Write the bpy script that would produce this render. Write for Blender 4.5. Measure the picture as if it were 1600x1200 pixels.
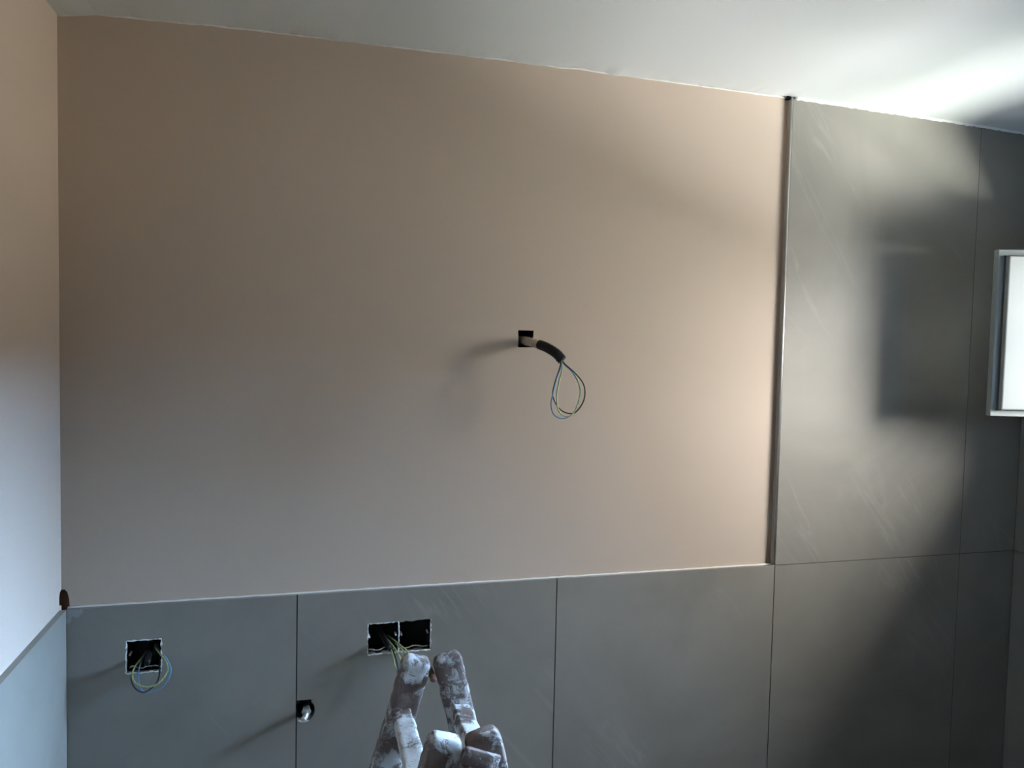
import bpy, bmesh, math, random
from mathutils import Vector, Matrix, noise
from mathutils.geometry import tessellate_polygon

sc = bpy.context.scene
COL = sc.collection
for o in list(bpy.data.objects):
    bpy.data.objects.remove(o)

# ------------------------------------------------------------------ camera
CAM = Vector((0.4619, -1.7192, 1.7571))
yaw, pitch, roll, FPX = 0.2675, -0.0495, 0.0217, 1195.09
fw = Vector((math.sin(yaw)*math.cos(pitch), math.cos(yaw)*math.cos(pitch), math.sin(pitch)))
r0 = Vector((math.cos(yaw), -math.sin(yaw), 0)); u0 = r0.cross(fw)
rt = r0*math.cos(roll) + u0*math.sin(roll); up = -r0*math.sin(roll) + u0*math.cos(roll)
cd = bpy.data.cameras.new('camera'); cam = bpy.data.objects.new('camera', cd); COL.objects.link(cam)
cam.matrix_world = Matrix(((rt.x, up.x, -fw.x, CAM.x), (rt.y, up.y, -fw.y, CAM.y), (rt.z, up.z, -fw.z, CAM.z), (0, 0, 0, 1)))
cd.sensor_width = 36; cd.lens = FPX/1600*36; cd.clip_start = 0.02
sc.camera = cam

# ------------------------------------------------------------------ world, light, exposure
XR = 2.4445                      # inner face of the right wall
w = bpy.data.worlds.new('world'); sc.world = w; w.use_nodes = True
bg = w.node_tree.nodes['Background']; bg.inputs[0].default_value = (0.62, 0.78, 1.0, 1); bg.inputs[1].default_value = 0.3

def area_light(name, loc, target, sx, sy, power, color):
    l = bpy.data.lights.new(name, 'AREA'); l.shape = 'RECTANGLE'; l.size = sx; l.size_y = sy
    l.energy = power; l.color = color
    o = bpy.data.objects.new(name, l); COL.objects.link(o); o.location = loc
    o.rotation_euler = (Vector(target) - Vector(loc)).to_track_quat('-Z', 'Y').to_euler()
    return o
# open sky seen through the window, and the sunlit ground below it
area_light('blue_sky_daylight', (XR+2.5, 0.4, 4.32), (XR, -0.2, 2.6), 4.0, 4.5, 8800, (0.385, 0.63, 1.0))
area_light('hazy_sky_daylight', (XR+2.5, -3.4, 3.95), (XR, -0.9, 2.25), 3.8, 4.9, 1650, (1.0, 0.98, 0.95))
area_light('ground_bounce', (XR+4.5, -0.8, 0.75), (XR, -0.8, 1.6), 8.0, 2.1, 470, (1.0, 0.94, 0.78))
area_light('added_low_strip_light', (XR+4.6, -3.4, -0.48), (XR, -3.4, -0.4), 6.0, 0.6, 440, (0.99, 0.99, 1.0))  # added strip lamp for an invented wall; sharpens the diagonal on the plaster
area_light('sunlit_paving_bounce', (XR+1.3, -2.8, 0.0), (XR, -0.6, 1.85), 3.0, 1.0, 700, (0.96, 1.0, 0.94))
sc.view_settings.view_transform = 'Standard'; sc.view_settings.look = 'None'
sc.view_settings.gamma = 1.0; sc.view_settings.use_curve_mapping = False
sc.view_settings.exposure = 1.6
sc.cycles.use_denoising = True
sc.cycles.max_bounces = 10; sc.cycles.diffuse_bounces = 7; sc.cycles.sample_clamp_indirect = 4.0

# ------------------------------------------------------------------ materials
def s2l(c):
    return tuple((v/255/12.92 if v/255 <= .04045 else ((v/255+.055)/1.055)**2.4) for v in c) + (1,)
def mat(name, rgb, rough=0.6, metal=0.0, spec=0.5):
    m = bpy.data.materials.new(name); m.use_nodes = True
    b = m.node_tree.nodes['Principled BSDF']
    b.inputs['Base Color'].default_value = s2l(rgb); b.inputs['Roughness'].default_value = rough
    b.inputs['Metallic'].default_value = metal; b.inputs['Specular IOR Level'].default_value = spec
    return m
def N(m, t, **kw):
    n = m.node_tree.nodes.new(t)
    for k, v in kw.items(): setattr(n, k, v)
    return n
def L(m, a, b): m.node_tree.links.new(a, b)
def bsdf(m): return m.node_tree.nodes['Principled BSDF']
def coords(m, scale=(1, 1, 1), rot=(0, 0, 0), random_offset=False):
    tc = N(m, 'ShaderNodeTexCoord'); mp = N(m, 'ShaderNodeMapping')
    mp.inputs['Scale'].default_value = scale; mp.inputs['Rotation'].default_value = rot
    L(m, tc.outputs['Object'], mp.inputs['Vector'])
    if random_offset:
        oi = N(m, 'ShaderNodeObjectInfo'); mul = N(m, 'ShaderNodeMath', operation='MULTIPLY'); mul.inputs[1].default_value = 37.0
        L(m, oi.outputs['Random'], mul.inputs[0])
        cb = N(m, 'ShaderNodeCombineXYZ')
        for i in range(3): L(m, mul.outputs[0], cb.inputs[i])
        L(m, cb.outputs[0], mp.inputs['Location'])
    return mp.outputs['Vector']
def noise_tex(m, vec, scale, detail=4, rough=0.55, dist=0.0):
    n = N(m, 'ShaderNodeTexNoise'); n.inputs['Scale'].default_value = scale; n.inputs['Detail'].default_value = detail
    n.inputs['Roughness'].default_value = rough; n.inputs['Distortion'].default_value = dist
    L(m, vec, n.inputs['Vector']); return n.outputs['Fac']
def ramp(m, fac, stops):
    r = N(m, 'ShaderNodeValToRGB'); e = r.color_ramp.elements
    while len(e) < len(stops): e.new(0.5)
    for el, (p, c) in zip(e, stops): el.position = p; el.color = c if len(c) == 4 else s2l(c)
    L(m, fac, r.inputs['Fac']); return r.outputs['Color']
def bump(m, height, strength=0.2, dist=0.002):
    b = N(m, 'ShaderNodeBump'); b.inputs['Strength'].default_value = strength; b.inputs['Distance'].default_value = dist
    L(m, height, b.inputs['Height']); L(m, b.outputs['Normal'], bsdf(m).inputs['Normal'])
def mixc(m, fac, a, b, mode='MIX'):
    x = N(m, 'ShaderNodeMix', data_type='RGBA', blend_type=mode)
    if isinstance(fac, (int, float)): x.inputs[0].default_value = fac
    else: L(m, fac, x.inputs[0])
    for sock, v in ((x.inputs[6], a), (x.inputs[7], b)):
        if isinstance(v, tuple): sock.default_value = v
        else: L(m, v, sock)
    return x.outputs[2]

# freshly skimmed pink plaster
def plaster_material(name, c0, c1):
    m = mat(name, c0, 0.75, spec=0.25)
    v = coords(m)
    f = noise_tex(m, v, 1.6, 3, 0.5, 0.3)
    L(m, ramp(m, f, [(0.3, c0), (0.7, c1)]), bsdf(m).inputs['Base Color'])
    f2 = noise_tex(m, coords(m, (1, 1, 0.35)), 9, 3)
    bump(m, f2, 0.12, 0.004)
    return m
M_plaster = plaster_material('pink_plaster', (197, 180, 163), (191, 175, 158))
M_plaster_side = plaster_material('pale_pink_plaster', (199, 181, 165), (194, 176, 160))
M_render = mat('rough_brown_render', (104, 78, 62), 0.95, spec=0.1)
bump(M_render, noise_tex(M_render, coords(M_render), 90, 5), 0.6, 0.003)
M_ceil = mat('white_ceiling_paint', (208, 211, 208), 0.8, spec=0.2)
bump(M_ceil, noise_tex(M_ceil, coords(M_ceil), 14, 3), 0.08, 0.004)
M_caulk = mat('white_filler', (228, 226, 220), 0.7, spec=0.3)
bump(M_caulk, noise_tex(M_caulk, coords(M_caulk), 120, 4), 0.5, 0.002)

# grey stone-look porcelain tile with faint diagonal veins
def tile_material(name, mirror=False):
    m = mat(name, (124, 122, 116), 0.42, spec=0.45)
    v = coords(m, random_offset=True)
    cloud = noise_tex(m, v, 2.3, 5, 0.6, 0.6)
    base = ramp(m, cloud, [(0.25, (121, 117, 109)), (0.55, (136, 131, 122)), (0.8, (144, 139, 130))])
    # veins: noise stretched along a steep diagonal, only its ridge line kept
    ang = math.radians(36)
    v1 = coords(m, (1, 1, 1), (0, ang, 0) if not mirror else (-ang, 0, 0), True)
    st = N(m, 'ShaderNodeMapping'); st.inputs['Scale'].default_value = (4.2, 4.2, 0.5); L(m, v1, st.inputs['Vector']); v2 = st.outputs['Vector']
    vn = noise_tex(m, v2, 1.5, 4, 0.62, 0.5)
    sub = N(m, 'ShaderNodeMath', operation='SUBTRACT'); sub.inputs[1].default_value = 0.5; L(m, vn, sub.inputs[0])
    ab = N(m, 'ShaderNodeMath', operation='ABSOLUTE'); L(m, sub.outputs[0], ab.inputs[0])
    vein = ramp(m, ab.outputs[0], [(0.0, (1, 1, 1, 1)), (0.012, (0.25, 0.25, 0.25, 1)), (0.03, (0, 0, 0, 1))])
    msk = ramp(m, noise_tex(m, v, 3.1, 2), [(0.52, (0, 0, 0, 1)), (0.7, (0.22, 0.22, 0.22, 1))])
    fac = mixc(m, 1.0, vein, msk, 'MULTIPLY')
    L(m, mixc(m, fac, base, s2l((176, 174, 168))), bsdf(m).inputs['Base Color'])
    rr = ramp(m, noise_tex(m, v, 5, 3), [(0.3, (0.52, 0.52, 0.52, 1)), (0.7, (0.6, 0.6, 0.6, 1))])
    L(m, rr, bsdf(m).inputs['Roughness'])
    bump(m, noise_tex(m, v, 60, 4), 0.05, 0.001)
    return m
M_tile = tile_material('grey_stone_tile'); M_tile_s = tile_material('grey_stone_tile_side', True)
M_smear = mat('thin_grey_filler', (150, 152, 150), 0.8, spec=0.2)
M_grout = mat('grey_grout', (74, 74, 72), 0.9, spec=0.1)
M_joint = mat('open_tile_joint', (34, 35, 37), 0.95, spec=0.05)
M_steel = mat('polished_steel', (232, 232, 226), 0.42, 1.0)
M_alu = mat('matt_aluminium', (196, 192, 184), 0.45, 0.3)
M_strip = mat('bare_brown_plaster', (186, 158, 136), 0.9, spec=0.1)
bump(M_strip, noise_tex(M_strip, coords(M_strip), 80, 5), 0.5, 0.002)
M_upvc = mat('white_upvc', (142, 147, 144), 0.3, spec=0.5)
M_gasket = mat('grey_rubber', (84, 86, 86), 0.7)
M_glass = mat('frosted_glass', (226, 234, 232), 0.35)
bsdf(M_glass).inputs['Transmission Weight'].default_value = 0.75; bsdf(M_glass).inputs['IOR'].default_value = 1.45
M_box = mat('dark_box_plastic', (17, 18, 22), 0.55, spec=0.3)
M_black = mat('black_conduit', (11, 12, 12), 0.55, spec=0.3)
M_beige = mat('beige_corrugated_plastic', (176, 158, 136), 0.5)
M_blue = mat('blue_wire', (104, 150, 182), 0.35)
M_dark = mat('dark_wire', (30, 30, 38), 0.35)
M_brown = mat('brown_wire', (58, 36, 28), 0.35)
M_gy = mat('green_yellow_wire', (196, 190, 84), 0.35)
gv = coords(M_gy); wv = N(M_gy, 'ShaderNodeTexWave'); wv.inputs['Scale'].default_value = 60; wv.inputs['Distortion'].default_value = 2
L(M_gy, gv, wv.inputs['Vector'])
L(M_gy, ramp(M_gy, wv.outputs['Fac'], [(0.45, (184, 178, 112)), (0.6, (126, 156, 112))]), bsdf(M_gy).inputs['Base Color'])
M_floor = mat('cement_screed', (98, 95, 91), 0.9, spec=0.1)
bump(M_floor, noise_tex(M_floor, coords(M_floor), 30, 5), 0.3, 0.003)

# old brown ladder wood spattered with plaster
def splatter(name, white, wood0=(58, 44, 38), wood1=(96, 76, 66)):
    m = mat(name, wood0, 0.8, spec=0.2)
    v = coords(m, random_offset=True)
    wn = noise_tex(m, coords(m, (40, 40, 4)), 1.0, 4)
    wood = ramp(m, wn, [(0.3, wood0), (0.7, wood1)])
    a = noise_tex(m, v, 52, 6, 0.66, 0.5)
    b = noise_tex(m, v, 15, 3, 0.5)
    ad = N(m, 'ShaderNodeMath', operation='ADD'); L(m, a, ad.inputs[0]); L(m, b, ad.inputs[1])
    hf = N(m, 'ShaderNodeMath', operation='MULTIPLY'); hf.inputs[1].default_value = 0.5; L(m, ad.outputs[0], hf.inputs[0])
    k = ramp(m, hf.outputs[0], [(white-0.02, (0, 0, 0, 1)), (white+0.045, (1, 1, 1, 1))])
    L(m, mixc(m, k, wood, s2l((190, 185, 179))), bsdf(m).inputs['Base Color'])
    L(m, ramp(m, k, [(0, (0.7,)*3+(1,)), (1, (0.92,)*3+(1,))]), bsdf(m).inputs['Roughness'])
    hs = N(m, 'ShaderNodeMath', operation='ADD'); L(m, k, hs.inputs[0]); L(m, a, hs.inputs[1])
    bump(m, hs.outputs[0], 0.8, 0.003)
    return m
M_stile = splatter('splattered_wood', 0.515, (92, 76, 70), (132, 114, 104))
M_tread = splatter('plaster_coated_wood', 0.465, (84, 68, 60), (118, 100, 90))

# ------------------------------------------------------------------ mesh helpers
def link(name, me, material, parent=None, smooth=False):
    o = bpy.data.objects.new(name, me); COL.objects.link(o)
    for mm in (material if isinstance(material, (list, tuple)) else [material]): me.materials.append(mm)
    if parent: o.parent = parent
    if smooth:
        for p in me.polygons: p.use_smooth = True
    return o
def tag(o, label=None, cat=None, group=None, kind=None):
    if label: o['label'] = label
    if cat: o['category'] = cat
    if group: o['group'] = group
    if kind: o['kind'] = kind
    return o
def empty(name, loc):
    o = bpy.data.objects.new(name, None); COL.objects.link(o); o.location = loc; o.empty_display_size = 0.05
    bpy.context.view_layer.update()
    return o
def under(o, parent):
    """parent a part whose mesh is written in world coordinates"""
    o.parent = parent; o.matrix_parent_inverse = Matrix.Translation(-Vector(parent.location)) if parent.type == 'EMPTY' else Matrix()
    return o
def finish(bm, name, material, parent=None, smooth=False):
    bmesh.ops.recalc_face_normals(bm, faces=bm.faces[:])
    me = bpy.data.meshes.new(name); bm.to_mesh(me); bm.free()
    o = link(name, me, material, None, smooth)
    if parent: under(o, parent)
    return o
def box(bm, a, b):
    vs = [bm.verts.new((x, y, z)) for x in (a[0], b[0]) for y in (a[1], b[1]) for z in (a[2], b[2])]
    for f in ((0, 1, 3, 2), (4, 6, 7, 5), (0, 4, 5, 1), (2, 3, 7, 6), (0, 2, 6, 4), (1, 5, 7, 3)):
        bm.faces.new([vs[i] for i in f])
    return vs
def bevel_all(bm, off, seg=2):
    bmesh.ops.bevel(bm, geom=[e for e in bm.edges if len(e.link_faces) == 2 and e.calc_face_angle(0) > 0.5],
                    offset=off, segments=seg, affect='EDGES', profile=0.6)
def panel(bm, loops, d0, d1, plane='XZ'):
    """flat slab with holes; loops are (a,z) outlines, first the rim, then the holes"""
    P = (lambda a, z, d: (a, d, z)) if plane == 'XZ' else (lambda a, z, d: (d, a, z))
    flat = [p for lp in loops for p in lp]
    tris = tessellate_polygon([[Vector((a, z, 0)) for a, z in lp] for lp in loops])
    F = [bm.verts.new(P(a, z, d0)) for a, z in flat]; B = [bm.verts.new(P(a, z, d1)) for a, z in flat]
    for t in tris:
        try:
            bm.faces.new([F[i] for i in t]); bm.faces.new([B[i] for i in reversed(t)])
        except ValueError: pass
    k = 0
    for lp in loops:
        n = len(lp)
        for i in range(n):
            j = (i+1) % n
            bm.faces.new((F[k+i], F[k+j], B[k+j], B[k+i]))
        k += n
def rect(a0, z0, a1, z1): return [(a0, z0), (a1, z0), (a1, z1), (a0, z1)]
def jag(lp, step, amp, seed):
    """subdivide an outline and roughen it"""
    rnd = random.Random(seed); out = []
    for (a, z), (b, y) in zip(lp, lp[1:]+lp[:1]):
        L_ = math.hypot(b-a, y-z); n = max(1, int(L_/step))
        nx, nz = -(y-z)/L_, (b-a)/L_
        for i in range(n):
            t = i/n; d = 0 if i == 0 else rnd.uniform(-amp, amp)
            out.append((a+(b-a)*t+nx*d, z+(y-z)*t+nz*d))
    return out
def spline(pts, per=8):
    P = [Vector(p) for p in pts]; P = [2*P[0]-P[1]] + P + [2*P[-1]-P[-2]]; out = []
    for i in range(1, len(P)-2):
        for k in range(per):
            t = k/per; a, b, c, d = P[i-1], P[i], P[i+1], P[i+2]
            out.append(0.5*((2*b)+(c-a)*t+(2*a-5*b+4*c-d)*t*t+(3*b-a-3*c+d)*t**3))
    out.append(P[-2].copy()); return out
def sweep(bm, pts, rad, n=8, cap=True):
    """tube through points; rad a number or a function of (index, count)"""
    tn = [(pts[min(i+1, len(pts)-1)]-pts[max(i-1, 0)]).normalized() for i in range(len(pts))]
    up_ = Vector((0, 0, 1)) if abs(tn[0].z) < 0.9 else Vector((1, 0, 0))
    u = tn[0].cross(up_).normalized(); rings = []
    for i, p in enumerate(pts):
        u = (u - tn[i]*u.dot(tn[i])).normalized(); v = tn[i].cross(u)
        r = rad(i, len(pts)) if callable(rad) else rad
        rings.append([bm.verts.new(p + (u*math.cos(2*math.pi*k/n) + v*math.sin(2*math.pi*k/n))*r) for k in range(n)])
    for a, b in zip(rings, rings[1:]):
        for k in range(n): bm.faces.new((a[k], a[(k+1) % n], b[(k+1) % n], b[k]))
    if cap: bm.faces.new(rings[0]); bm.faces.new(rings[-1])

# ------------------------------------------------------------------ the setting
TILE_T = 0.012           # tiles stand proud of the plaster by this much; tile faces lie at Y = 0 and X = 0
ROOM_Y = -2.75; ZTOP = 2.52
LEDGE = 1.2
CEIL = [(-.3, 2.388), (-0.012, 2.391), (0.02, 2.394), (0.055, 2.402), (0.362, 2.409), (0.79, 2.411), (1.11, 2.411), (1.636, 2.404), (1.97, 2.396), (2.255, 2.389), (2.389, 2.384), (2.8, 2.38)]
def ceil_z(x):
    for (a, za), (b, zb) in zip(CEIL, CEIL[1:]):
        if x <= b: return za + (zb-za)*(x-a)/(b-a)
    return CEIL[-1][1]

# socket boxes, in wall coordinates (x0, z0, x1, z1)
S1 = (0.1105, 1.0552, 0.1792, 1.1252)
S2 = (0.608, 1.052, 0.678, 1.1238)
S3 = (0.681, 1.052, 0.7515, 1.1240)
HOLE = (0.949, 1.755, 0.9865, 1.795)           # square hole in the plaster with the conduit
def pipe_hole():
    cx, cz, r = 0.4705, 0.938, 0.0235
    pts = [(0.4565, 0.9195)]
    for k in range(13):
        a = math.radians(-125 + k*(175/12)); pts.append((cx+r*math.cos(a), cz+r*math.sin(a)*1.05))
    pts += [(0.4885, 0.9625), (0.4565, 0.9632)]
    return pts
PH = pipe_hole()

# back wall: rough masonry with the holes in it, closed behind
bm = bmesh.new()
S23 = [(S2[0]-.003, S2[1]-.003), (S3[2]+.003, S3[1]-.003), (S3[2]+.003, S3[3]+.003), (S2[0]-.003, S2[3]+.003)]
panel(bm, [rect(-0.3, -0.1, 2.75, ZTOP), rect(S1[0]-.003, S1[1]-.003, S1[2]+.003, S1[3]+.003), S23,
           rect(HOLE[0]-.004, HOLE[1]-.004, HOLE[2]+.004, HOLE[3]+.004),
           rect(0.450, 0.907, 0.4975, 0.968)], 0.017, 0.09)
box(bm, (-0.3, 0.09, -0.1), (2.75, 0.2, ZTOP))
wall_back = finish(bm, 'wall_back', M_render)
tag(wall_back, 'back wall with pink plaster above grey tiles and a tiled right strip', 'wall', kind='structure')

# pink plaster field, with its wavy free edge by the steel trim, the corner notch and the square hole
rnd = random.Random(4)
xe = 1.6405
out = [(-0.012, LEDGE+.002), (-0.012, 1.205), (0.004, 1.206), (0.0045, 1.222), (0.0, 1.238), (-0.006, 1.240), (-0.012, 1.232)]
out = [(0.006, LEDGE-.03)]
k = 0
for i in range(1, 40): out.append((0.006 + (xe-0.006)*i/40, LEDGE-.03))
for i in range(0, 61):
    z = LEDGE-.03 + (2.47-LEDGE+.03)*i/60
    widen = 0.006*max(0, 1-(z-1.2)/0.09) if z > 1.19 else .006
    out.append((xe - widen + rnd.uniform(-.0008, .0008), z))
out += [(0.8, 2.47), (-0.014, 2.47), (-0.014, 1.2385), (-0.006, 1.2385), (-0.001, 1.233), (0.002, 1.22), (0.003, 1.205)]
bm = bmesh.new(); panel(bm, [out, jag(rect(*HOLE), .006, .0009, 3)], TILE_T, 0.017)
under(finish(bm, 'plaster', M_plaster), wall_back)

# tiles of the back wall: low row of three, two full columns on the right
J = 0.0012
def add_tile(loops, mat_, wall, d0=0.0, d1=0.0165, plane='XZ', rnd_bevel=True):
    bm = bmesh.new(); panel(bm, loops, d0, d1, plane)
    bmesh.ops.recalc_face_normals(bm, faces=bm.faces[:])
    return under(finish(bm, 'tile', mat_), wall)
J1, J2, J3, J4 = 0.4540, 1.0560, 1.6560, 2.2525
add_tile([rect(0.0, 0.002, J1-J, LEDGE), jag(rect(*S1), .008, .0012, 1)], M_tile, wall_back)
o2 = [(J1+J, 0.002), (J2-J, 0.002), (J2-J, LEDGE), (J1+J, LEDGE), (J1+J, 0.9632)] + list(reversed(PH[1:-1])) + [(J1+J, 0.9195)]
add_tile([o2, jag([(S2[0], S2[1]), (S3[2], S3[1]), (S3[2], S3[3]), (S2[0], S2[3])], .007, .0016, 2)], M_tile, wall_back)
add_tile([rect(J2+J, 0.002, J3-J, LEDGE)], M_tile, wall_back)
for x0, x1 in ((J3+J, J4-.001), (J4+.001, XR)):
    add_tile([rect(x0, 0.002, x1, LEDGE-.001)], M_tile, wall_back)
    add_tile([rect(x0, LEDGE+.001, x1, 2.46)], M_tile, wall_back)
# what shows in the joints
bm = bmesh.new()
for x in (J1, J2, J3): box(bm, (x-.004, 0.007, 0.002), (x+.004, 0.0168, (0.912 if x == J1 else LEDGE-.002)))
box(bm, (J1-.004, 0.007, 0.966), (J1+.004, 0.0168, LEDGE-.002))
under(finish(bm, 'open_joint', M_joint), wall_back)
bm = bmesh.new()
box(bm, (J4-.004, 0.0008, 0.002), (J4+.004, 0.0168, 2.46)); box(bm, (J3+.004, 0.0008, LEDGE-.004), (XR, 0.0168, LEDGE+.004))
under(finish(bm, 'grout_joint', M_grout), wall_back)

# left wall: plaster above, tiles below
bm = bmesh.new(); box(bm, (-0.3, ROOM_Y-.2, -0.1), (-0.017, 0.017, ZTOP))
wall_left = finish(bm, 'wall_left', M_render)
tag(wall_left, 'left wall with pale plaster above a low band of grey tiles', 'wall', kind='structure')
bm = bmesh.new()
lw = [(0.012, LEDGE-.03), (0.012, 1.206), (0.001, 1.207), (-0.0035, 1.214), (-0.003, 1.226), (0.003, 1.236), (0.012, 1.2385), (0.012, 2.47), (ROOM_Y, 2.47), (ROOM_Y, LEDGE-.03)]
panel(bm, [lw], -TILE_T, -0.0175, 'YZ')
under(finish(bm, 'plaster', M_plaster_side), wall_left)
y = -0.0005
while y > ROOM_Y:
    y1 = max(y-0.6, ROOM_Y)
    add_tile([rect(y1+.001, 0.002, y-.001, LEDGE)], M_tile_s, wall_left, 0.0, -0.0172, 'YZ'); y = y1-.001
bm = bmesh.new(); box(bm, (-0.0175, ROOM_Y, 0.002), (-0.001, -0.001, LEDGE-.001))
under(finish(bm, 'grout_joint', M_grout), wall_left)

# right wall with the window opening
WY0, WY1, WZ0, WZ1 = -1.022, -0.272, 1.575, 2.060
bm = bmesh.new()
panel(bm, [rect(ROOM_Y-.2, -0.1, 0.017, ZTOP), rect(WY0, WZ0, WY1, WZ1)], XR+TILE_T, XR+0.27, 'YZ')
wall_right = finish(bm, 'wall_right', M_render)
tag(wall_right, 'right wall of dark grey tiles with a small window', 'wall', kind='structure')
yc = [-0.0005, -0.602, -1.204, -1.806, -2.408, ROOM_Y]
for i in range(5):
    a, b = yc[i+1]+.001, yc[i]-.001
    add_tile([rect(a, 0.002, b, LEDGE-.001)], M_tile_s, wall_right, XR, XR+TILE_T, 'YZ')
    lo, hi = max(a, WY0), min(b, WY1)
    if i == 0: lp = [(a, LEDGE+.001), (b, LEDGE+.001), (b, 2.46), (a, 2.46), (a, WZ1), (WY1, WZ1), (WY1, WZ0), (a, WZ0)]
    elif i == 1: lp = [(a, LEDGE+.001), (b, LEDGE+.001), (b, WZ0), (WY0, WZ0), (WY0, WZ1), (b, WZ1), (b, 2.46), (a, 2.46)]
    else: lp = rect(a, LEDGE+.001, b, 2.46)
    add_tile([lp], M_tile_s, wall_right, XR, XR+TILE_T, 'YZ')

# wall behind the camera, floor, ceiling
bm = bmesh.new(); box(bm, (-0.3, ROOM_Y-.2, -0.1), (XR+.27, ROOM_Y, ZTOP))
tag(finish(bm, 'wall_front', M_tile), 'plain grey wall behind the camera', 'wall', kind='structure')
bm = bmesh.new(); box(bm, (-0.3, ROOM_Y-.2, -0.15), (XR+.27, 0.2, 0.0))
tag(finish(bm, 'floor', M_floor), 'bare grey cement screed floor', 'floor', kind='structure')
bm = bmesh.new()
xs = [-0.3, -0.12] + [-0.02 + 0.011*i for i in range(226)] + [2.6, XR+.27]
ys = [0.2, 0.05, 0.02, 0.0, -0.012, -0.03, -0.06, -0.12, -0.3, -0.6, -1.0, -1.5, -2.0, -2.5, ROOM_Y-.2]
rows = []
for y in ys:
    row = []
    for x in xs:
        k = max(0.0, 1-abs(y)/0.05) if y < 0 else 1.0
        wob = 0.0045*noise.noise((x*9.0, 0.3, 7.1)) + 0.003*noise.noise((x*31.0, 2.3, 1.1))
        lvl = ceil_z(x) if y > -0.3 else ceil_z(x)*max(0, 1-(-0.3-y)) + 2.398*min(1, (-0.3-y))
        row.append(bm.verts.new((x, y, lvl + wob*k*(1 if x < 1.66 else 0.4) + 0.001*noise.noise((x*2, y*2, 0)))))
    rows.append(row)
for a, b in zip(rows, rows[1:]):
    for i in range(len(xs)-1): bm.faces.new((a[i], a[i+1], b[i+1], b[i]))
topv = [bm.verts.new((x, y, 2.6)) for x, y in ((xs[0], ys[0]), (xs[-1], ys[0]), (xs[-1], ys[-1]), (xs[0], ys[-1]))]
bm.faces.new(topv)
edges = [[r_ for r_ in rows[0]], [r[-1] for r in rows], list(reversed(rows[-1])), [r[0] for r in reversed(rows)]]
for q in range(4): bm.faces.new(edges[q] + [topv[(q+1) % 4], topv[q]])
tag(finish(bm, 'ceiling', M_ceil, smooth=False), 'white painted ceiling', 'ceiling', kind='structure')

# white filler bead where tile and ceiling meet, rough paint edge over the plaster
def bead(name, x0, x1, y, dz, r, amp, n, seed, label):
    bm = bmesh.new()
    pts = []
    for i in range(n+1):
        x = x0+(x1-x0)*i/n
        pts.append(Vector((x, y, ceil_z(x)+dz+amp*noise.noise((x*17, seed, 0)))))
    sweep(bm, pts, lambda i, c: r*(0.8+0.5*noise.noise((i*0.7, seed, 3))), 8)
    return tag(finish(bm, name, M_caulk, smooth=True), label, 'trim', kind='structure')
bead('trim_1', 1.662, XR, 0.002, -0.001, 0.0075, 0.0012, 90, 2.0, 'white filler bead between the tall tiles and the ceiling')
bead('trim_2', -0.011, 1.645, 0.0125, -0.0005, 0.0026, 0.0022, 150, 5.0, 'rough white paint edge between pink plaster and ceiling')

# polished steel edge profile of the tall tiles: rounded lip and matt flank
bm = bmesh.new()
sweep(bm, [Vector((J3-.0024, 0.0002, LEDGE+.002)), Vector((J3-.0024, 0.0002, 2.402))], .0021, 14)
box(bm, (J3-.0036, 0.001, LEDGE+.002), (J3-.0024, 0.0165, 2.402))
tr = finish(bm, 'trim_3', M_steel, smooth=True)
tag(tr, 'thin vertical polished steel tile edge profile', 'trim', kind='structure')
bm = bmesh.new(); box(bm, (J3-.0042, 0.0025, LEDGE+.002), (J3-.0036, 0.0168, 2.402))
under(finish(bm, 'flank', M_alu), tr)
# dark adhesive at the head of the profile
bm = bmesh.new(); box(bm, (J3-.013, 0.003, 2.399), (J3-.003, 0.0165, 2.41)); bevel_all(bm, .002)
under(finish(bm, 'end_cap', M_joint), tr)
# unskimmed strip between plaster edge and profile
bm = bmesh.new()
pts_l = [(xe-.02, LEDGE-.01)] + [(J3-.004, LEDGE-.01), (J3-.004, 2.45), (xe-.02, 2.45)]
panel(bm, [pts_l], 0.0152, 0.0172)
under(finish(bm, 'bare_strip', M_strip), wall_back)
# pale filled top edge of the low tiles
bm = bmesh.new()
pts = [Vector((0.0+1.652*i/160, 0.0105, LEDGE+.0006+0.0012*noise.noise((i*.33, 1, 9)))) for i in range(161)]
sweep(bm, pts, lambda i, c: 0.0024+0.0008*noise.noise((i*.5, 4, 2)), 6)
tag(finish(bm, 'trim_4', M_caulk, smooth=True), 'pale filler line along the top edge of the low tiles', 'trim', kind='structure')
# smear of filler in the corner of the low tiles
bm = bmesh.new()
sm = jag([(0.001, 1.17), (0.006, 1.172), (0.012, 1.186), (0.022, 1.182), (0.029, 1.190), (0.03, 1.1985), (0.001, 1.1985)], .004, .0016, 8)
panel(bm, [sm], -0.0007, 0.001)
under(finish(bm, 'filler_smear', M_smear), wall_back)

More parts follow.
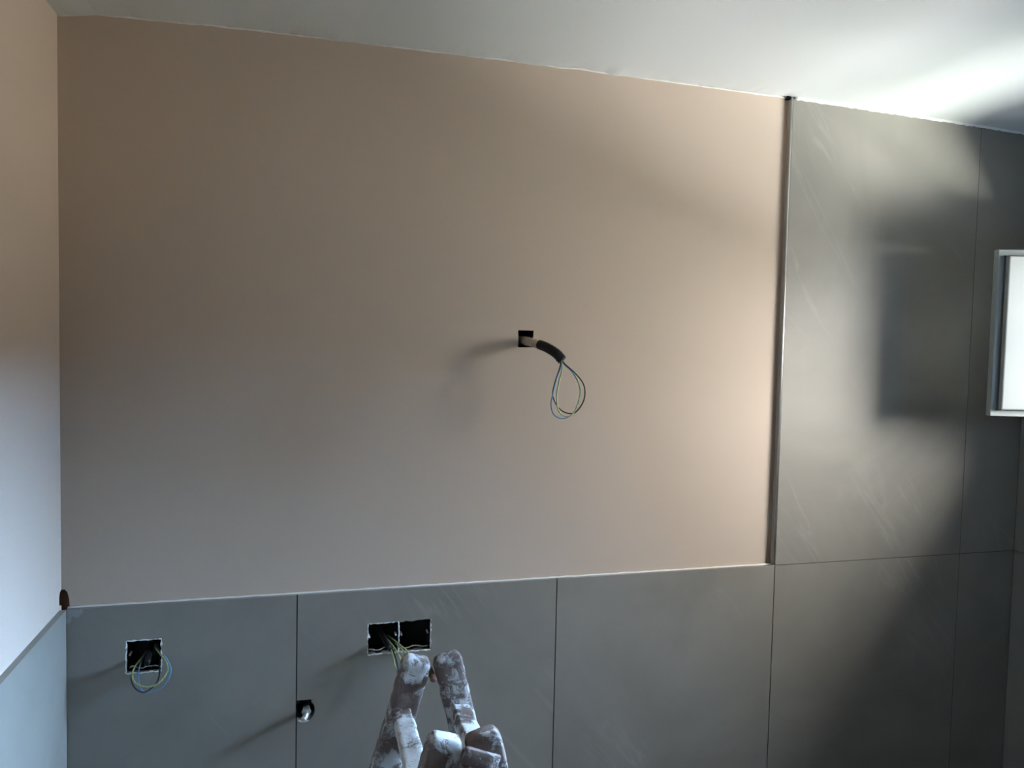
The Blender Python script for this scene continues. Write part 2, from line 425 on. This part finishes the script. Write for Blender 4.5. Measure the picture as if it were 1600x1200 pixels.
# ------------------------------------------------------------------ window: fixed frame in the wall, casement swung into the room
bm = bmesh.new()
panel(bm, [rect(WY0, WZ0, WY1, WZ1), rect(WY0+.042, WZ0+.048, WY1-.042, WZ1-.042)], XR-0.004, XR+0.062, 'YZ')
bevel_all(bm, .003, 2)
win = finish(bm, 'window_1', M_upvc)
tag(win, 'small white plastic window with its casement swung open into the room', 'window', kind='structure')
SW = 0.338; SZ0, SZ1 = 1.609, 2.021
th = math.radians(15)
def casement(SO, U, Nn):
    SO, U, Nn = Vector(SO), Vector(U), Vector(Nn)
    def place(bm, k0=0):
        bm.verts.ensure_lookup_table()
        for v in bm.verts[k0:]: v.co = SO + U*v.co.x + Nn*v.co.y + Vector((0, 0, v.co.z))
    def ring(bm, i0, i1, n0, n1, bev=0.0):
        b2 = bmesh.new()
        panel(b2, [rect(i0, SZ0+i0, SW-i0, SZ1-i0), rect(i1, SZ0+i1, SW-i1, SZ1-i1)], n0, n1)
        bmesh.ops.recalc_face_normals(b2, faces=b2.faces[:])
        if bev: bevel_all(b2, bev, 2)
        m_ = bpy.data.meshes.new('t'); b2.to_mesh(m_); b2.free(); k0 = len(bm.verts)
        bm.from_mesh(m_); bpy.data.meshes.remove(m_); place(bm, k0)
    bm = bmesh.new(); ring(bm, 0.0, 0.07, -0.016, 0.002, .002); ring(bm, 0.0175, 0.072, 0.0018, 0.018, .003)
    sash = under(finish(bm, 'sash', M_upvc), win)
    bm = bmesh.new(); ring(bm, 0.0145, 0.020, 0.001, 0.0052)
    under(finish(bm, 'gasket', M_gasket), sash)
    bm = bmesh.new(); panel(bm, [rect(0.07, SZ0+.07, SW-.07, SZ1-.07)], 0.004, 0.016); place(bm)
    under(finish(bm, 'glass_pane', M_glass), sash)
    def sp(a, n, z): return SO + U*a + Nn*n + Vector((0, 0, z))
    bm = bmesh.new()
    sweep(bm, [sp(.035, -.012, 1.815), sp(.035, -.044, 1.815), sp(.036, -.048, 1.80), sp(.037, -.048, 1.71)], .008, 12)
    under(finish(bm, 'handle', M_upvc, smooth=True), sash)
casement((2.114, -0.2, 0), (math.cos(th), -math.sin(th), 0), (-math.sin(th), -math.cos(th), 0))
casement((2.114, -1.089, 0), (math.cos(th), math.sin(th), 0), (-math.sin(th), math.cos(th), 0))

# ------------------------------------------------------------------ recessed socket boxes
def socket_box(S, label, group=None, seed=0, rims=('l', 'r', 't', 'b'), lug=True):
    x0, z0, x1, z1 = S
    t = empty('recessed_socket_box', ((x0+x1)/2, 0.06, z0))
    bm = bmesh.new(); e = .0028
    panel(bm, [rect(x0-e, z0-e, x1+e, z1+e), rect(x0+.0005, z0+.0005, x1-.0005, z1-.0005)], 0.0135, 0.058)
    box(bm, (x0-e, 0.058, z0-e), (x1+e, 0.061, z1+e))
    under(finish(bm, 'box_shell', M_box), t)
    # white chipped filler round the mouth
    rn = random.Random(seed)
    bm = bmesh.new(); c = {'b': ((x0, z0), (x1, z0)), 't': ((x0, z1), (x1, z1)), 'l': ((x0, z0), (x0, z1)), 'r': ((x1, z0), (x1, z1))}
    for s in rims:
        (a, b_), (c_, d) = c[s]; n = 18; pts = []
        for i in range(n+1):
            q = i/n; pts.append(Vector((a+(c_-a)*q+rn.uniform(-.0007, .0007), 0.0012+rn.uniform(-.0008, .001), b_+(d-b_)*q+rn.uniform(-.0007, .0007))))
        ph = rn.uniform(0, 50)
        sweep(bm, pts, lambda i, cc: 0.0010+0.0019*max(0, noise.noise((i*.42+ph, seed, 1))+.38), 6)
    under(finish(bm, 'filler_rim', M_caulk, smooth=True), t)
    # crumbs of plaster inside the mouth
    bm = bmesh.new(); n = 16; pts = []
    for i in range(n+1):
        q = i/n; pts.append(Vector((x0+.004+(x1-x0-.008)*q, 0.017, z0+0.005+0.005*max(0, noise.noise((q*4.5, seed*3.1, 5)))+.002*math.sin(q*9+seed))))
    sweep(bm, pts, lambda i, cc: 0.0012+0.0016*abs(noise.noise((i*.5, seed, 7))), 6)
    under(finish(bm, 'plaster_crumbs', M_caulk, smooth=True), t)
    if lug:
        for xs_, ys_ in ((x0+.005, .012), (x1-.005, .014)):
            bm = bmesh.new(); sweep(bm, [Vector((xs_, ys_, (z0+z1)/2)), Vector((xs_, .03, (z0+z1)/2))], .0022, 10)
            under(finish(bm, 'fixing_screw', M_steel, smooth=True), t)
    tag(t, label, 'socket box', 'socket boxes sunk in the low tiles'); return t
socket_box(S1, 'single dark socket box in the leftmost low tile beside the corner', seed=1)
socket_box(S2, 'dark socket box with wires, left half of the double above the ladder', seed=2)
socket_box(S3, 'empty dark socket box, right half of the double above the ladder', seed=3, rims=('r', 'b'))

# ------------------------------------------------------------------ loose wiring
def wires(name, loc, label, defs, r=0.0016, group='loose wire loops hanging from the wall'):
    t = empty(name, loc)
    for m_, pts in defs:
        bm = bmesh.new(); sweep(bm, spline(pts, 7), r, 8)
        under(finish(bm, 'wire', m_, smooth=True), t)
    return tag(t, label, 'wires', group)
wires('wire_loop', (0.155, 0.04, 1.08), 'loop of three wires hanging from the single socket box by the corner', [
    (M_gy, [(0.1401, 0.05, 1.0814), (0.1381, 0.01, 1.0826), (0.1309, -0.015, 1.0758), (0.1283, -0.0291, 1.0645), (0.1358, -0.0405, 1.0527), (0.1537, -0.0464, 1.0447), (0.1745, -0.0486, 1.0464), (0.19, -0.0445, 1.0579), (0.1965, -0.0309, 1.072), (0.1879, -0.015, 1.0854), (0.1704, 0.01, 1.0947), (0.1552, 0.05, 1.0968)]),
    (M_dark, [(0.1678, 0.05, 1.0705), (0.1734, 0.0075, 1.0715), (0.1787, -0.02, 1.0619), (0.1757, -0.03, 1.0457), (0.1655, -0.04, 1.0367), (0.1517, -0.0425, 1.0317), (0.1378, -0.045, 1.0417), (0.1271, -0.03, 1.0522), (0.1255, -0.015, 1.0621), (0.1298, 0.01, 1.0689), (0.135, 0.05, 1.0734)]),
    (M_blue, [(0.1375, 0.05, 1.076), (0.1358, 0.0145, 1.0692), (0.1356, -0.0059, 1.0573), (0.1407, -0.0191, 1.0339), (0.1531, -0.0305, 1.0261), (0.1728, -0.0364, 1.0298), (0.1917, -0.0386, 1.042), (0.2004, -0.0355, 1.0574), (0.2001, -0.0241, 1.0703), (0.1899, -0.0105, 1.0863), (0.1754, 0.0123, 1.0918), (0.1602, 0.05, 1.095)])])
wires('wire_loop', (0.65, 0.04, 1.075), 'loop of three wires drooping from the double socket box behind the ladder', [
    (M_gy, [(0.6429, 0.05, 1.081), (0.6485, 0.0122, 1.0821), (0.655, -0.0133, 1.0766), (0.6609, -0.03, 1.0625), (0.6665, -0.0422, 1.0374), (0.6833, -0.0478, 1.0091), (0.7053, -0.0433, 1.0153), (0.6991, -0.0322, 1.0479), (0.676, 0.0011, 1.0687), (0.6578, 0.05, 1.0753)]),
    (M_gy, [(0.6459, 0.05, 1.0777), (0.6551, 0.015, 1.0775), (0.6625, -0.01, 1.0746), (0.6704, -0.03, 1.0671), (0.6777, -0.05, 1.0546), (0.6824, -0.0525, 1.0359), (0.6966, -0.055, 1.0139), (0.7125, -0.0425, 1.0216), (0.6993, -0.03, 1.0588), (0.6715, 0.005, 1.077), (0.6578, 0.05, 1.0753)]),
    (M_dark, [(0.646, 0.05, 1.0747), (0.6522, 0.015, 1.0762), (0.6582, -0.01, 1.075), (0.668, -0.0277, 1.0537), (0.6716, -0.0436, 1.0368), (0.6711, -0.0527, 1.0255), (0.6766, -0.0573, 0.9994), (0.697, -0.0545, 0.9874), (0.713, -0.0409, 1.0062), (0.7003, -0.0236, 1.0443), (0.673, 0.0082, 1.0708), (0.6548, 0.05, 1.0725)])], r=.0018)
W2 = bpy.data.objects['wire_loop.001']
W1 = bpy.data.objects['wire_loop']
for par, pts in ((W1, [(0.152, .055, 1.094), (0.154, .01, 1.093), (0.157, -.034, 1.088)]), (W2, [(0.640, .055, 1.088), (0.645, .01, 1.086), (0.653, -.034, 1.078)])):
    bm = bmesh.new(); sweep(bm, spline(pts, 6), .0062, 12)
    under(finish(bm, 'cable_sheath', M_black, smooth=True), par)
pc = wires('electric_cable', (0.968, 0.05, 1.772), 'black sleeved cable with a wire loop sticking out of the pink plaster', [
    (M_gy, [(1.0176, -0.08, 1.7374), (1.0228, -0.0877, 1.7289), (1.0223, -0.0954, 1.7033), (1.0147, -0.1015, 1.682), (1.0082, -0.1054, 1.6507), (1.0099, -0.1092, 1.6224), (1.0196, -0.1085, 1.6073), (1.0363, -0.1065, 1.6035), (1.0505, -0.1042, 1.6119), (1.0627, -0.1004, 1.639), (1.0657, -0.0965, 1.6648), (1.0552, -0.0915, 1.6949), (1.0313, -0.0858, 1.7204), (1.0192, -0.08, 1.7359)]),
    (M_brown, [(1.0207, -0.08, 1.736), (1.0304, -0.0883, 1.7204), (1.0532, -0.0967, 1.6994), (1.0709, -0.1, 1.6781), (1.0769, -0.1, 1.6564), (1.0723, -0.0996, 1.6325), (1.0553, -0.0975, 1.6106), (1.0354, -0.0954, 1.6097), (1.0165, -0.0967, 1.6214), (1.0015, -0.0987, 1.6474), (1.006, -0.0967, 1.6774), (1.0213, -0.0883, 1.7181), (1.0176, -0.08, 1.7359)]),
    (M_blue, [(1.0206, -0.08, 1.7374), (1.0314, -0.0858, 1.7182), (1.0505, -0.0915, 1.6992), (1.0663, -0.0945, 1.6691), (1.0674, -0.0934, 1.6429), (1.0571, -0.0922, 1.6144), (1.0429, -0.0945, 1.6016), (1.0236, -0.0975, 1.5969), (1.0043, -0.1004, 1.6066), (0.9963, -0.1023, 1.6283), (0.9996, -0.1042, 1.652), (1.0094, -0.0992, 1.6861), (1.0232, -0.0896, 1.7182), (1.0191, -0.08, 1.7374)])], r=.0016)
cp = spline([(0.968, 0.07, 1.772), (0.9710, 0.02, 1.7697), (0.984, -0.02, 1.7639), (0.9949, -0.045, 1.7583), (1.0039, -0.065, 1.7514), (1.0138, -0.082, 1.7416), (1.0236, -0.091, 1.7285)], 14)
bm = bmesh.new(); sweep(bm, cp[:48], lambda i, c: 0.0094 + 0.0016*math.sin(i*1.6), 14)
under(finish(bm, 'corrugated_conduit', M_beige, smooth=True), pc)
bm = bmesh.new(); sweep(bm, cp[32:], lambda i, c: 0.0112 + 0.0004*math.sin(i*1.1) - (.003 if i < 2 else 0), 16)
under(finish(bm, 'sleeve', M_black, smooth=True), pc)
# near-black faces inside the square hole, its shade put into the colour
t = bmesh.new(); x0, z0, x1, z1 = HOLE
panel(t, [rect(x0-.004, z0-.004, x1+.004, z1+.004), rect(x0+.0002, z0+.0002, x1-.0002, z1-.0002)], 0.0172, 0.088)
box(t, (x0-.004, 0.0865, z0-.004), (x1+.004, 0.0899, z1+.004))
under(finish(t, 'hole_shade_faces', M_box), wall_back)

# ------------------------------------------------------------------ water pipe stub at the tile joint
t = empty('pipe_stub', (0.474, 0.08, 0.938))
bm = bmesh.new()
panel(bm, [rect(0.4505, 0.9075, 0.497, 0.9675), [(0.474+.019*math.cos(a*math.pi/10), 0.938+.021*math.sin(a*math.pi/10)) for a in range(20)]], 0.018, 0.06)
box(bm, (0.4505, 0.06, 0.9075), (0.497, 0.065, 0.9675))
under(finish(bm, 'sleeve', M_box), t)
bm = bmesh.new()
sweep(bm, [Vector((0.476, y_, 0.941 - max(0, -y_)*.1)) for y_ in (0.06, 0.02, 0.0, -0.012)], .0075, 16)
sweep(bm, [Vector((0.4755, -0.006, 0.9405)), Vector((0.4752, -0.014, .9398))], .0105, 6)
under(finish(bm, 'pipe', M_steel), t)
bm = bmesh.new()
pp = spline([(0.4752, -0.014, .9398), (0.474, -0.024, .938), (0.4705, -0.029, .9345), (0.467, -0.032, .9305)], 5)
sweep(bm, pp, lambda i, c: (.0062 if i < c-3 else .0062-.0014*(i-(c-4)))*(1+.14*math.sin(i*1.9)), 12)
under(finish(bm, 'plug', M_steel, smooth=True), t)
bm = bmesh.new()
pts = [Vector((0.4705+.0235*math.cos(a), 0.001, 0.938+.0245*math.sin(a))) for a in [math.radians(-122+4*i) for i in range(15)]]
sweep(bm, pts, lambda i, c: .0012+.0012*math.sin(i*1.3)**2, 6)
under(finish(bm, 'filler_rim', M_caulk, smooth=True), t)
tag(t, 'small metal water pipe stub in a round hole at the tile joint', 'pipe')

# ------------------------------------------------------------------ plaster-spattered wooden stepladder
lad = empty('stepladder', (0.695, -0.5, 0.0))
def bar(name, A, B, wdir, wid, thk, material, parent, fine_from=None, amp=0.0016, seed=0.0, step=0.02, round_top=True):
    """rectangular rounded wooden bar from A (low) to B (top), lumpy with plaster"""
    A, B = Vector(A), Vector(B); d = (B-A); Lh = d.length; d.normalize()
    wv_ = (Vector(wdir) - d*Vector(wdir).dot(d)).normalized(); tv = d.cross(wv_)
    ss = []; s = 0.0
    while s < Lh-1e-6:
        ss.append(s); s += (0.0045 if (fine_from is not None and s > fine_from) else step)
    ss.append(Lh)
    sec = []; hw, ht, rr = wid/2, thk/2, min(wid, thk)*0.16
    for (cx, cy, a0) in ((hw-rr, ht-rr, 0), (-hw+rr, ht-rr, 90), (-hw+rr, -ht+rr, 180), (hw-rr, -ht+rr, 270)):
        for a in (0, 45, 90): sec.append((cx+rr*math.cos(math.radians(a0+a)), cy+rr*math.sin(math.radians(a0+a))))
    full = []
    for (p, q) in zip(sec, sec[1:]+sec[:1]):
        n = max(1, int(math.hypot(q[0]-p[0], q[1]-p[1])/0.006))
        for i in range(n): full.append((p[0]+(q[0]-p[0])*i/n, p[1]+(q[1]-p[1])*i/n))
    bm = bmesh.new(); rings = []
    for s in ss:
        k = 1.0
        e = Lh - s
        if round_top and e < 0.016: k = 0.62 + 0.38*math.sqrt(max(0, 1-((0.016-e)/0.016)**2))
        ring = []
        for (a, b) in full:
            p = A + d*s + wv_*(a*k) + tv*(b*k)
            nrm = (wv_*a*(wid and 1) + tv*b*(wid/thk)).normalized()
            h = amp*(noise.noise(p*42 + Vector((seed, 0, 0))) + 0.7*noise.noise(p*120 + Vector((seed, 3, 0))))
            ring.append(bm.verts.new(p + nrm*h))
        rings.append(ring)
    n = len(full)
    for a, b in zip(rings, rings[1:]):
        for k in range(n): bm.faces.new((a[k], a[(k+1) % n], b[(k+1) % n], b[k]))
    bm.faces.new(rings[0]); bm.faces.new(rings[-1])
    return under(finish(bm, name, material, smooth=True), parent)
ZT = 1.188
def stile(side, yf, seed):
    x_top = 0.6695 if side < 0 else 0.7205
    sl = 0.285 if side < 0 else 0.245
    return bar('stile', (x_top+side*sl*ZT, yf, 0.0), (x_top, yf, ZT), (1, 0, 0), 0.052, 0.03, M_stile, lad, fine_from=0.85, seed=seed)
for yf, sd in ((-0.355, 1.0), (-0.645, 9.0)):
    stile(-1, yf, sd); stile(1, yf, sd+3)
for side in (-1, 1):
    x_top = 0.6695 if side < 0 else 0.7205; sl = 0.285 if side < 0 else 0.245
    for k, z in enumerate((1.084, 0.83, 0.56, 0.29)):
        xc = x_top + side*sl*(ZT-z) 
        bar('rung', (xc, -0.632, z), (xc, -0.368, z), (1, 0, -side*0.2), 0.036, 0.026, M_tread, lad, fine_from=0.0 if k == 0 else None, amp=.002, seed=20+k+side, round_top=False)
# hinge straps and pivot bolts on the two A-frames
for yf in (-0.355, -0.645):
    bm = bmesh.new()
    sweep(bm, [Vector((0.6945, yf-.022, 1.152)), Vector((0.6945, yf+.022, 1.152))], .006, 12)
    under(finish(bm, 'pivot_bolt', M_render, smooth=True), lad)
bar('hinge_plate', (0.742, -0.664, 1.146), (0.690, -0.664, 1.166), (0, 0, 1), 0.024, 0.008, M_stile, lad, fine_from=0.0, amp=.001, seed=50, round_top=False)
tag(lad, 'old wooden stepladder spattered with white plaster in front of the low tiles', 'ladder')
